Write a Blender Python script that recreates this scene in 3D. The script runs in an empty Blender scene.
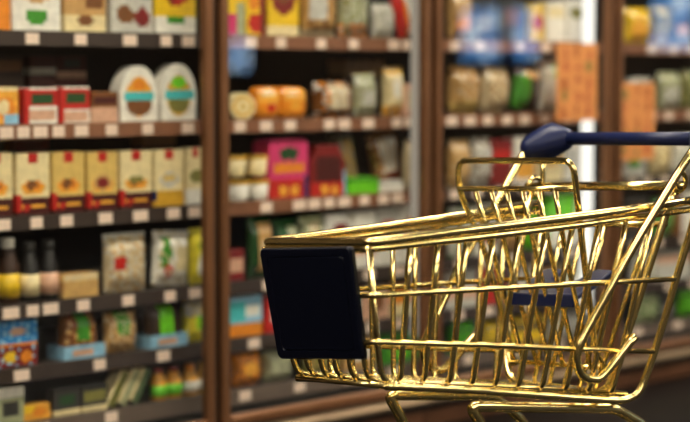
import bpy, bmesh, math, random
from mathutils import Vector, Matrix
random.seed(7)
C = bpy.context.scene.collection
PI = math.pi

# ---------------------------------------------------------------- materials
def srgb(h):
    v = [int(h[i:i+2], 16)/255 for i in (0, 2, 4)]
    return tuple(c/12.92 if c <= .04045 else ((c+.055)/1.055)**2.4 for c in v)
def mat(name, col, rough=.5, metal=0., var=0., scale=30., spec=.5, bump=0., coat=0.):
    m = bpy.data.materials.new(name); m.use_nodes = True
    nt = m.node_tree; b = nt.nodes['Principled BSDF']
    c = srgb(col) if isinstance(col, str) else col
    b.inputs['Base Color'].default_value = (*c, 1)
    b.inputs['Roughness'].default_value = rough
    b.inputs['Metallic'].default_value = metal
    b.inputs['Specular IOR Level'].default_value = spec
    b.inputs['Coat Weight'].default_value = coat
    if var or bump:
        tc = nt.nodes.new('ShaderNodeTexCoord'); n = nt.nodes.new('ShaderNodeTexNoise')
        n.inputs['Scale'].default_value = scale; n.inputs['Detail'].default_value = 4
        nt.links.new(tc.outputs['Object'], n.inputs['Vector'])
        if var:
            r = nt.nodes.new('ShaderNodeValToRGB')
            r.color_ramp.elements[0].position = .35; r.color_ramp.elements[1].position = .65
            r.color_ramp.elements[0].color = (*[x*(1-var) for x in c], 1)
            r.color_ramp.elements[1].color = (*[min(1, x*(1+var)) for x in c], 1)
            nt.links.new(n.outputs['Fac'], r.inputs['Fac'])
            nt.links.new(r.outputs['Color'], b.inputs['Base Color'])
        if bump:
            bp = nt.nodes.new('ShaderNodeBump'); bp.inputs['Strength'].default_value = bump
            bp.inputs['Distance'].default_value = .004
            nt.links.new(n.outputs['Fac'], bp.inputs['Height'])
            nt.links.new(bp.outputs['Normal'], b.inputs['Normal'])
    return m
def emit(name, col, s):
    m = bpy.data.materials.new(name); m.use_nodes = True
    nt = m.node_tree; nt.nodes.clear()
    o = nt.nodes.new('ShaderNodeOutputMaterial'); e = nt.nodes.new('ShaderNodeEmission')
    e.inputs['Color'].default_value = (*col, 1); e.inputs['Strength'].default_value = s
    nt.links.new(e.outputs[0], o.inputs[0])
    return m
PM = {}
FILM = [False]
def pm(hexcol):                                    # printed card / film in one colour
    k = (hexcol, FILM[0])
    if k not in PM:
        PM[k] = mat('film_' + hexcol, hexcol, .2, var=.15, scale=35, spec=.9, bump=.5) if FILM[0] else mat('print_' + hexcol, hexcol, .4, var=.12, scale=45)
    return PM[k]

GOLD = mat('polished_gold', (.84, .68, .28), .16, 1.)
NAVY = mat('navy_plastic', '0f1a40', .4, spec=.3)
BLACKP = mat('black_navy_plastic', '050919', .4, spec=.3, bump=.05, scale=300)
RUBBER = mat('dark_rubber', '1a1a1a', .7)
BRONZE = mat('bronze_frame', '80583a', .34, .6, var=.08, scale=6)
GASKET = mat('dark_gasket', '1c120c', .6)
CARC = mat('cooler_carcass', '15130f', .6, var=.2, scale=4)
SHELFM = mat('shelf_enamel', '3b332c', .45, .2, var=.1, scale=8)
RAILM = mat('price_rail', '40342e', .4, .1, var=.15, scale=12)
RAIL_LIT = mat('lit_brown_price_rail', '8a5c42', .4, .1, var=.12, scale=12)  # brown rail in a paler tone: light on the upper shelves put into the colour
TAGM = mat('price_card', 'f2d8c4', .5, var=.08, scale=60)
BUMPER = mat('bumper_steel', '9a8468', .35, .6, var=.1, scale=5)
DECKM = mat('deck_front', '75655a', .4, .3, var=.1, scale=6)
KICK = mat('kick_plate', '7a5238', .4, .4, var=.2, scale=3)
LED = emit('led_strip', (1, .95, .86), 1.1)
LEDD = emit('dim_led_strip', (1, .84, .66), .26)

def glass_material():
    m = bpy.data.materials.new('door_glass'); m.use_nodes = True
    nt = m.node_tree; nt.nodes.clear(); N = nt.nodes.new; L = nt.links.new
    o = N('ShaderNodeOutputMaterial'); t = N('ShaderNodeBsdfTransparent'); g = N('ShaderNodeBsdfGlossy')
    t.inputs['Color'].default_value = (.96, .97, .96, 1); g.inputs['Roughness'].default_value = .01
    fr = N('ShaderNodeFresnel'); fr.inputs['IOR'].default_value = 1.52
    geo = N('ShaderNodeNewGeometry')
    a = N('ShaderNodeMath'); a.operation = 'SUBTRACT'; a.inputs[0].default_value = 1
    L(geo.outputs['Backfacing'], a.inputs[1])
    k = N('ShaderNodeMath'); k.operation = 'MULTIPLY'; L(fr.outputs[0], k.inputs[0]); L(a.outputs[0], k.inputs[1])
    k2 = N('ShaderNodeMath'); k2.operation = 'MULTIPLY'; k2.inputs[1].default_value = 1.9; k2.use_clamp = True
    L(k.outputs[0], k2.inputs[0])
    mx = N('ShaderNodeMixShader'); L(k2.outputs[0], mx.inputs[0]); L(t.outputs[0], mx.inputs[1]); L(g.outputs[0], mx.inputs[2])
    L(mx.outputs[0], o.inputs[0])
    return m
GLASS = glass_material()

# ---------------------------------------------------------------- mesh helpers
class MB:
    def __init__(s): s.v = []; s.f = []; s.mi = []; s.mats = []; s.sm = []
    def m(s, material):
        if material not in s.mats: s.mats.append(material)
        return s.mats.index(material)
    def add(s, vs, fs, material, smooth=False):
        o = len(s.v); i = s.m(material); s.v += [tuple(p) for p in vs]
        for f in fs: s.f.append([o+k for k in f]); s.mi.append(i); s.sm.append(smooth)
        return s
    def box(s, x0, x1, y0, y1, z0, z1, material):
        vs = [(x, y, z) for x in (x0, x1) for y in (y0, y1) for z in (z0, z1)]
        return s.add(vs, [(0,1,3,2),(4,6,7,5),(0,4,5,1),(2,3,7,6),(0,2,6,4),(1,5,7,3)], material)
    def tube(s, pts, r, material, n=10, cap=True):
        pts = [Vector(p) for p in pts]; vs = []; fs = []
        T = [((pts[min(i+1, len(pts)-1)]-pts[max(i-1, 0)]).normalized()) for i in range(len(pts))]
        up = Vector((0, 0, 1)) if abs(T[0].z) < .9 else Vector((1, 0, 0))
        a = T[0].cross(up).normalized()
        for i, p in enumerate(pts):
            a = (a - T[i]*a.dot(T[i])).normalized(); b = T[i].cross(a)
            for k in range(n):
                t = 2*PI*k/n; vs.append(p + a*(r*math.cos(t)) + b*(r*math.sin(t)))
        for i in range(len(pts)-1):
            for k in range(n):
                k2 = (k+1) % n; fs.append((i*n+k, i*n+k2, (i+1)*n+k2, (i+1)*n+k))
        if cap: fs.append(tuple(range(n))[::-1]); fs.append(tuple((len(pts)-1)*n+k for k in range(n)))
        return s.add(vs, fs, material, True)
    def lathe(s, prof, material, n=24, c=(0, 0, 0)):         # prof: (radius, z); closed at both ends
        vs = []; fs = []
        for r, z in prof:
            for k in range(n): vs.append((c[0]+r*math.cos(2*PI*k/n), c[1]+r*math.sin(2*PI*k/n), c[2]+z))
        for i in range(len(prof)-1):
            for k in range(n):
                k2 = (k+1) % n; fs.append((i*n+k, i*n+k2, (i+1)*n+k2, (i+1)*n+k))
        fs.append(tuple(range(n))[::-1]); fs.append(tuple((len(prof)-1)*n+k for k in range(n)))
        return s.add(vs, fs, material, True)
    def build(s, name, parent=None, bevel=0):
        me = bpy.data.meshes.new(name); me.from_pydata(s.v, [], s.f)
        for m_ in s.mats: me.materials.append(m_)
        me.polygons.foreach_set('material_index', s.mi); me.polygons.foreach_set('use_smooth', s.sm)
        bm = bmesh.new(); bm.from_mesh(me); bmesh.ops.recalc_face_normals(bm, faces=bm.faces); bm.to_mesh(me); bm.free()
        me.update()
        o = bpy.data.objects.new(name, me); C.objects.link(o)
        if parent: o.parent = parent
        if bevel:
            b = o.modifiers.new('bevel', 'BEVEL'); b.width = bevel; b.segments = 2; b.limit_method = 'ANGLE'; b.angle_limit = math.radians(40)
        return o
def tag(o, label, cat, group=None):
    o['label'] = label; o['category'] = cat
    if group: o['group'] = group
    return o
def struct(o): o['kind'] = 'structure'; return o
def empty(name, loc=(0, 0, 0), rz=0):
    o = bpy.data.objects.new(name, None); C.objects.link(o); o.location = loc; o.rotation_euler = (0, 0, rz); return o
def rounded(pts, rad, seg=6):                       # polyline with filleted corners
    pts = [Vector(p) for p in pts]; out = [pts[0]]
    for i in range(1, len(pts)-1):
        a, b, c = pts[i-1], pts[i], pts[i+1]
        d = min(rad, (a-b).length*.48, (c-b).length*.48)
        p, q = b+(a-b).normalized()*d, b+(c-b).normalized()*d
        for k in range(seg+1):
            t = k/seg; out.append(p*(1-t)**2 + b*2*t*(1-t) + q*t*t)
    out.append(pts[-1]); return out
def smooth_line(pts, n=6):                          # Catmull-Rom through the points
    P = [Vector(p) for p in pts]; P = [P[0]*2-P[1]] + P + [P[-1]*2-P[-2]]; out = []
    for i in range(1, len(P)-2):
        for k in range(n):
            t = k/n; a, b, c, d = P[i-1:i+3]
            out.append(.5*((2*b)+(c-a)*t+(2*a-5*b+4*c-d)*t*t+(3*b-a-3*c+d)*t**3))
    out.append(P[-2]); return out

# ---------------------------------------------------------------- camera
F, HZ, CAMH = 1800., 76., 1.15
PITCH = math.atan((211-HZ)/F)
cam = bpy.data.cameras.new('camera'); co = bpy.data.objects.new('camera', cam); C.objects.link(co)
co.location = (0, 0, CAMH); co.rotation_euler = (PI/2-PITCH, 0, 0)
cam.sensor_width = 36; cam.lens = F/690*36; cam.clip_end = 60
cam.dof.use_dof = True; cam.dof.focus_distance = 3.85; cam.dof.aperture_fstop = cam.lens/52.; cam.dof.aperture_blades = 0
bpy.context.scene.camera = co

# ---------------------------------------------------------------- the shop shell, laid out along the cooler row
PHI = math.atan2(1800, 1855); W0 = Vector((0, 5.7, 0))
EX = Vector((math.cos(PHI), math.sin(PHI), 0)); EY = Vector((-math.sin(PHI), math.cos(PHI), 0))
def room(o): o.location = W0; o.rotation_euler = (0, 0, PHI); return struct(o)
def ray(px, py):
    a, b = (px-345)/F, -(py-211)/F; c, s = math.cos(PITCH), math.sin(PITCH)
    return Vector((a, c+b*s, -s+b*c))
def at(px, py, depth=.03):                          # (along the row, height) of a pixel on a plane of the cooler
    r = ray(px, py); o = -W0
    ox, oy = o.dot(EX), o.dot(EY); t = (depth-oy)/r.dot(EY)
    return ox+r.dot(EX)*t, CAMH+r.z*t
RX0, RX1, RY0, RY1, RH = -6.2, 7.0, -9.6, .85, 3.1

def floor_material():
    m = mat('dark_floor_tile', '1d1511', .5, spec=.12)
    nt = m.node_tree; b = nt.nodes['Principled BSDF']
    tc = nt.nodes.new('ShaderNodeTexCoord'); br = nt.nodes.new('ShaderNodeTexBrick')
    br.offset = 0; br.inputs['Scale'].default_value = 1; br.inputs['Brick Width'].default_value = .6; br.inputs['Row Height'].default_value = .6
    br.inputs['Mortar Size'].default_value = .004
    br.inputs['Color1'].default_value = (*srgb('0d0806'), 1); br.inputs['Color2'].default_value = (*srgb('110b08'), 1); br.inputs['Mortar'].default_value = (*srgb('0c0907'), 1)
    nt.links.new(tc.outputs['Object'], br.inputs['Vector']); nt.links.new(br.outputs['Color'], b.inputs['Base Color'])
    return m
WALLM = mat('wall_paint', '4d4135', .8, var=.05, scale=2)
CEILM = mat('ceiling_paint', 'b3aa9c', .9, var=.05, scale=2)
room(MB().box(RX0, RX1, RY0, RY1, -.1, 0, floor_material()).build('floor'))
room(MB().box(RX0, RX1, RY0, RY1, RH, RH+.1, CEILM).build('ceiling'))
room(MB().box(RX0, RX1, RY1, RY1+.1, 0, RH, WALLM).build('wall_back'))
room(MB().box(RX0, RX1, RY0-.1, RY0, 0, RH, WALLM).build('wall_front'))
room(MB().box(RX0-.1, RX0, RY0, RY1, 0, RH, WALLM).build('wall_left'))
room(MB().box(RX1, RX1+.1, RY0, RY1, 0, RH, WALLM).build('wall_right'))
room(MB().box(RX0, RX1, RY1-.015, RY1, 0, .1, GASKET).build('baseboard_back'))

def daylight_material():
    m = bpy.data.materials.new('daylight_outside'); m.use_nodes = True
    nt = m.node_tree; nt.nodes.clear(); N = nt.nodes.new; L = nt.links.new
    o = N('ShaderNodeOutputMaterial'); e = N('ShaderNodeEmission'); tc = N('ShaderNodeTexCoord'); n = N('ShaderNodeTexNoise'); r = N('ShaderNodeValToRGB')
    n.inputs['Scale'].default_value = 7; n.inputs['Detail'].default_value = 3
    r.color_ramp.elements[0].position = .38; r.color_ramp.elements[0].color = (.03, .13, .36, 1)
    r.color_ramp.elements[1].position = .62; r.color_ramp.elements[1].color = (.75, .9, 1, 1)
    x = r.color_ramp.elements.new(.5); x.color = (.13, .38, .8, 1)
    L(tc.outputs['Object'], n.inputs['Vector']); L(n.outputs['Fac'], r.inputs['Fac']); L(r.outputs['Color'], e.inputs['Color'])
    e.inputs['Strength'].default_value = 4.2; L(e.outputs[0], o.inputs[0])
    return m
DAY = daylight_material()
WINS = [(-8.95, -8.62, 1.2, 1.5), (-6.02, -5.60, 1.27, 1.69), (-5.48, -5.20, 1.28, 1.68), (-4.13, -3.75, 1.35, 1.75)]
for i, (y0, y1, z0, z1) in enumerate(WINS):
    w = MB().box(RX1-.03, RX1-.004, y0, y1, z0, z1, DAY)
    w = room(w.build('window_%d' % (i+1)))
    fm = MB(); t = .03
    fm.box(RX1-.05, RX1-.002, y0-t, y0, z0-t, z1+t, GASKET); fm.box(RX1-.05, RX1-.002, y1, y1+t, z0-t, z1+t, GASKET)
    fm.box(RX1-.05, RX1-.002, y0, y1, z0-t, z0, GASKET); fm.box(RX1-.05, RX1-.002, y0, y1, z1, z1+t, GASKET)
    fr = fm.build('window_frame', w)

# ---------------------------------------------------------------- ceiling lights
LAMP = emit('lamp_diffuser', (1., .9, .75), 38)
HOUS = mat('lamp_housing', 'c9c2b6', .5)
def ceiling_light():
    r = empty('ceiling_light')
    h = MB(); t = .02
    h.box(-.65, .65, -.17, -.15, -.08, 0, HOUS); h.box(-.65, .65, .15, .17, -.08, 0, HOUS)
    h.box(-.65, -.63, -.15, .15, -.08, 0, HOUS); h.box(.63, .65, -.15, .15, -.08, 0, HOUS); h.box(-.63, .63, -.15, .15, -.02, 0, HOUS)
    h.build('light_housing', r)
    MB().box(-.63, .63, -.15, .15, -.06, -.045, LAMP).build('diffuser', r)
    return r
def dup(root):
    c = root.copy(); C.objects.link(c)
    for ch in root.children:
        d = ch.copy(); C.objects.link(d); d.parent = c
        for g in ch.children:
            k = g.copy(); C.objects.link(k); k.parent = d
    return c
first = ceiling_light(); cnt = 0
for ly in (-1.35, -4.6, -7.8):
    for lx in (-4.6, -2.6, -.6, 1.4, 3.4, 5.4):
        o = first if cnt == 0 else dup(first); cnt += 1
        o.location = W0 + EX*lx + EY*ly + Vector((0, 0, RH)); o.rotation_euler = (0, 0, PHI)
        tag(o, 'long rectangular ceiling light with a warm white diffuser, above the aisle', 'light', 'ceiling lights above the aisles')

# ---------------------------------------------------------------- cooler row
DOORY = -.10
def mull(px): return at(px, 211, DOORY)[0]
M1, M2, M3 = mull(215.5), mull(430.5), mull(611.5)
M0, M4 = M1-.95, M3+.98
BAYS = [(M0, M1), (M1, M2), (M2, M3), (M3, M4)]
def inner(px): return at(px, 211, .06)[0]
I = [M0+.016, inner(215.5), inner(430.5), inner(611.5), M4-.016]       # the shelves run on behind the frames from bay to bay
K = 5.7/1800
SH = {n: CAMH - k*K + .019 for n, k in {0: -150, 1: -31.8, 2: 47.7, 3: 125.6, 4: 201.2, 5: 255.8, 6: 305}.items()}   # shelf tops
TOPH = 2.05
DESC = ['leftmost', 'second from the left', 'third from the left', 'rightmost']
TAGS = {  # price cards seen on each rail, by pixel column
 (0,1): [35,83,132,168,190], (0,2): [8,25,42,60,83,113,149,189], (0,3): [3,37,67,106,141,174,195], (0,4): [10,32,50,83,128,170,195], (0,5): [20,98.7,163],
 (0,6): [40,110],
 (1,1): [252,282,322,354,394,408], (1,2): [241,267,291,330,345,369,397,410], (1,3): [237,267,300,315,330,345,365,384,398], (1,4): [237,268,300,335,370,400], (1,5): [254,290,330,372,400], (1,6): [245,300,350,395],
 (2,1): [455,480,520,545,570], (2,2): [452,470,488,507,525,545,566], (2,3): [455,478,500,525,550,575], (2,4): [460,490,515,540,570], (2,5): [460,490,530,565], (2,6): [470,520,560],
 (3,1): [630,650,672,690], (3,2): [632,652,668,690,705], (3,3): [632,648,665,682,700], (3,4): [635,660,685], (3,5): [640,670,695], (3,6): [640,680]}
tagmesh = None
for bi, (x0, x1) in enumerate(BAYS):
    mid = (x0+x1)/2; hw = (x1-x0)/2
    r = empty('display_cooler', W0 + EX*mid, PHI)
    tag(r, '%s bronze-framed glass-door cooler bay stocked with packaged food' % DESC[bi], 'cooler')
    c = MB()
    ia, ib = I[bi]-mid+.0005, I[bi+1]-mid-.0005
    if bi == 0: c.box(-hw+.002, -hw+.014, -.05, .70, 0.10, TOPH, CARC)
    if bi == 3: c.box(hw-.014, hw-.002, -.05, .70, 0.10, TOPH, CARC)
    c.box(ia, ib, .66, .70, .10, TOPH, CARC); c.box(ia, ib, -.05, .66, TOPH-.08, TOPH, CARC)
    c.box(ia, ib, -.055, .66, .063, SH[6]-.06, CARC)
    c.build('carcass', r)
    MB().box(-hw+.002, hw-.002, -.075, .6, .0, .062, KICK).build('kick_plate', r)
    b = MB(); b.box(-hw+.002, hw-.002, -.135, -.06, .085, .112, BUMPER); b.box(-hw+.002, hw-.002, -.11, -.06, .062, .085, GASKET).build('bumper_rail', r, .012)
    d = MB(); st = .029
    for sx in (-1, 1):
        xa, xb = sorted((sx*(hw-.014), sx*(hw-.014-st)))
        d.box(xa, xb, DOORY-.016, DOORY+.018, .125, TOPH, BRONZE)
        ga, gb = sorted((sx*(hw-.001), sx*(hw-.0135)))
        d.box(ga, gb, DOORY+.008, DOORY+.03, .125, TOPH, GASKET)
    d.box(-hw+.014+st, hw-.014-st, DOORY-.016, DOORY+.018, .125, .155, BRONZE); d.box(-hw+.014+st, hw-.014-st, DOORY-.016, DOORY+.018, TOPH-.05, TOPH, BRONZE)
    dr = d.build('glass_door', r, .008)
    MB().box(-hw+.014+st, hw-.014-st, DOORY-.002, DOORY+.004, .155, TOPH-.05, GLASS).build('glass_pane', dr)
    if bi in (1, 2):                                 # light strip on the back of the frame, at the right side of the bay
        pa, pb = (413.5, 418.5) if bi == 1 else (583.5, 592.5)
        la, lb = at(pa, 211, -.05)[0]-mid, at(pb, 211, -.05)[0]-mid
        MB().box(la, lb, -.05, -.035, .3, TOPH-.1, LED if bi == 2 else LEDD).build('light_strip', r)
    for n, h in SH.items():
        s = MB()
        s.box(ia, ib, .004, .60, h-.022, h, SHELFM)
        s.box(ia, ib, -.006, .004, h-.038 if n < 6 else h-.045, h+.003, DECKM if n == 6 else RAIL_LIT if (n in (1, 2) and (bi, n) != (0, 1)) or (bi == 1 and n == 3) else RAILM)
        so = s.build('shelf' if n < 6 else 'bottom_deck', r)
        for px in TAGS.get((bi, n), []):
            lx = at(px, 211, -.01)[0] - mid
            if not ia+.025 < lx < ib-.025: continue
            if tagmesh is None:
                t = MB().box(-.021, .021, -.0025, 0, -.034, -.004, TAGM).build('price_tag'); tagmesh = t.data
            else:
                t = bpy.data.objects.new('price_tag', tagmesh); C.objects.link(t)
            t.parent = so; t.location = (lx, -.0062, h)
            t.scale = (1+random.uniform(-.1, .25), 1, 1)

# orange paper notices stuck inside the door glass
NOTE = mat('orange_paper', 'e89a58', .6, var=.1, scale=25)
N1, N2, N3 = pm('c4653a'), pm('8f7a3a'), pm('b7612f')
for (xa, xb, ya, yb, lab) in ((557, 597.5, 43, 121, 'orange paper notice with dark motifs, beside the right edge of the third door'),
                              (618, 655, 83, 161, 'orange paper notice with faint motifs, on the rightmost door above the cart handle')):
    gy = DOORY+.006
    s0, ht = at(xa, ya, gy); s1 = at(xb, ya, gy)[0]; hb = at(xa, yb, gy)[1]
    w, h = s1-s0, ht-hb
    m = MB(); m.box(-w/2, w/2, 0, .0012, 0, h, NOTE)
    rr = random.Random(int(xa))
    for gx in range(3):
        for gz in range(5):
            cx = -w/2+w*(.2+.3*gx)+rr.uniform(-.01, .01); cz = h*(.12+.19*gz)+rr.uniform(-.01, .01)
            ra, rb = rr.uniform(.008, .02), rr.uniform(.01, .03); mm = rr.choice([N1, N2, N3, N1])
            m.add([(cx+ra*math.cos(2*PI*k/10), -.0006, cz+rb*math.sin(2*PI*k/10)) for k in range(10)], [tuple(range(10))], mm)
    o = m.build('paper_notice'); o.location = W0+EX*((s0+s1)/2)+EY*gy+Vector((0, 0, hb)); o.rotation_euler = (0, 0, PHI)
    tag(o, lab, 'notice')

# ---------------------------------------------------------------- packaged goods
NAMES = dict(
 cream='ecd8a4', white='efe9dc', red='c0241c', dred='7d1a18', maroon='4a1512', brown='7a4a22', dbrown='3a2212', tan='c79a5e', gold='d9a632',
 yellow='f0c520', lemon='f2e03a', orange='e88a20', amber='f0aa3a', green='3f8f26', lime='6fd21e', dgreen='1f4a22', teal='2a9a9a', cyan='48c3c6', lblue='8fc0dc',
 blue='2a7fc0', navy='1c2f6a', pink='d83a72', grey='9a948a', lgrey='c9c5ba', dgrey='3a3835', black='14110f', olive='7f7a3a', sage='a9ac86', beige='d8c39c', rose='d9a98c', straw='dcb968')
def col(n): return pm(NAMES[n])
def cellcol(base, prints, fx, fy):
    c = base
    for p in prints:
        if p[0] == 'r' and p[1] <= fx <= p[3] and p[2] <= fy <= p[4]: c = p[5]
        elif p[0] == 'd' and ((fx-p[1])/p[3])**2+((fy-p[2])/p[4])**2 <= 1: c = p[5]
        elif p[0] == 's' and (math.sin(fx*p[1]*1.7+fy*p[1])*math.sin(fy*p[1]*1.3-fx*p[1]*.6+2.1) > .45): c = p[2]
    return c
def slab(mb, w, h, d, base, prints, hwf=lambda y: 1, bulge=lambda x, y: 0, ztop=lambda x: 1, nx=14, ny=18, back=None, smooth=False):
    vs = []; fs = []; W = nx+1
    for side in (0, 1):
        for j in range(ny+1):
            for i in range(nx+1):
                fx, fy = i/nx, j/ny
                b = bulge(fx, fy)
                y = (-b if side == 0 else d+b) if b is not None else d/2
                vs.append(((fx-.5)*w*hwf(fy), y, fy*h*ztop(fx)))
    o = len(mb.v); mb.v += vs; S = W*(ny+1)
    def q(f, c): mb.f.append([o+k for k in f]); mb.mi.append(mb.m(col(c))); mb.sm.append(smooth)
    for j in range(ny):
        for i in range(nx):
            a = j*W+i
            q((a, a+1, a+W+1, a+W), cellcol(base, prints, (i+.5)/nx, (j+.5)/ny))
            q((S+a, S+a+W, S+a+W+1, S+a+1), back or base)
    for j in range(ny):
        a = j*W; c = cellcol(base, prints, .02, (j+.5)/ny); q((a, a+W, S+a+W, S+a), c)
        a = j*W+nx; c = cellcol(base, prints, .98, (j+.5)/ny); q((a, S+a, S+a+W, a+W), c)
    for i in range(nx):
        q((i, S+i, S+i+1, i+1), base); a = ny*W+i; q((a, a+1, S+a+1, S+a), back or base)
def pillow(h, d, seal=.07, pw=4):
    def f(x, y):
        e = min(y, 1-y)
        if e < seal: return -d/2+.002
        t = (e-seal)/(.5-seal); q = (1-abs(2*x-1)**pw)
        return -d/2+.002 + (d/2)*max(0, q)**.5*min(1, t*2.2)**.5 + .0025*math.sin(x*17+y*9)*q
    return f
def egg(y): return .95+.05*y/.42 if y < .42 else math.sqrt(max(.004, 1-((y-.42)/.585)**2))
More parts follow.
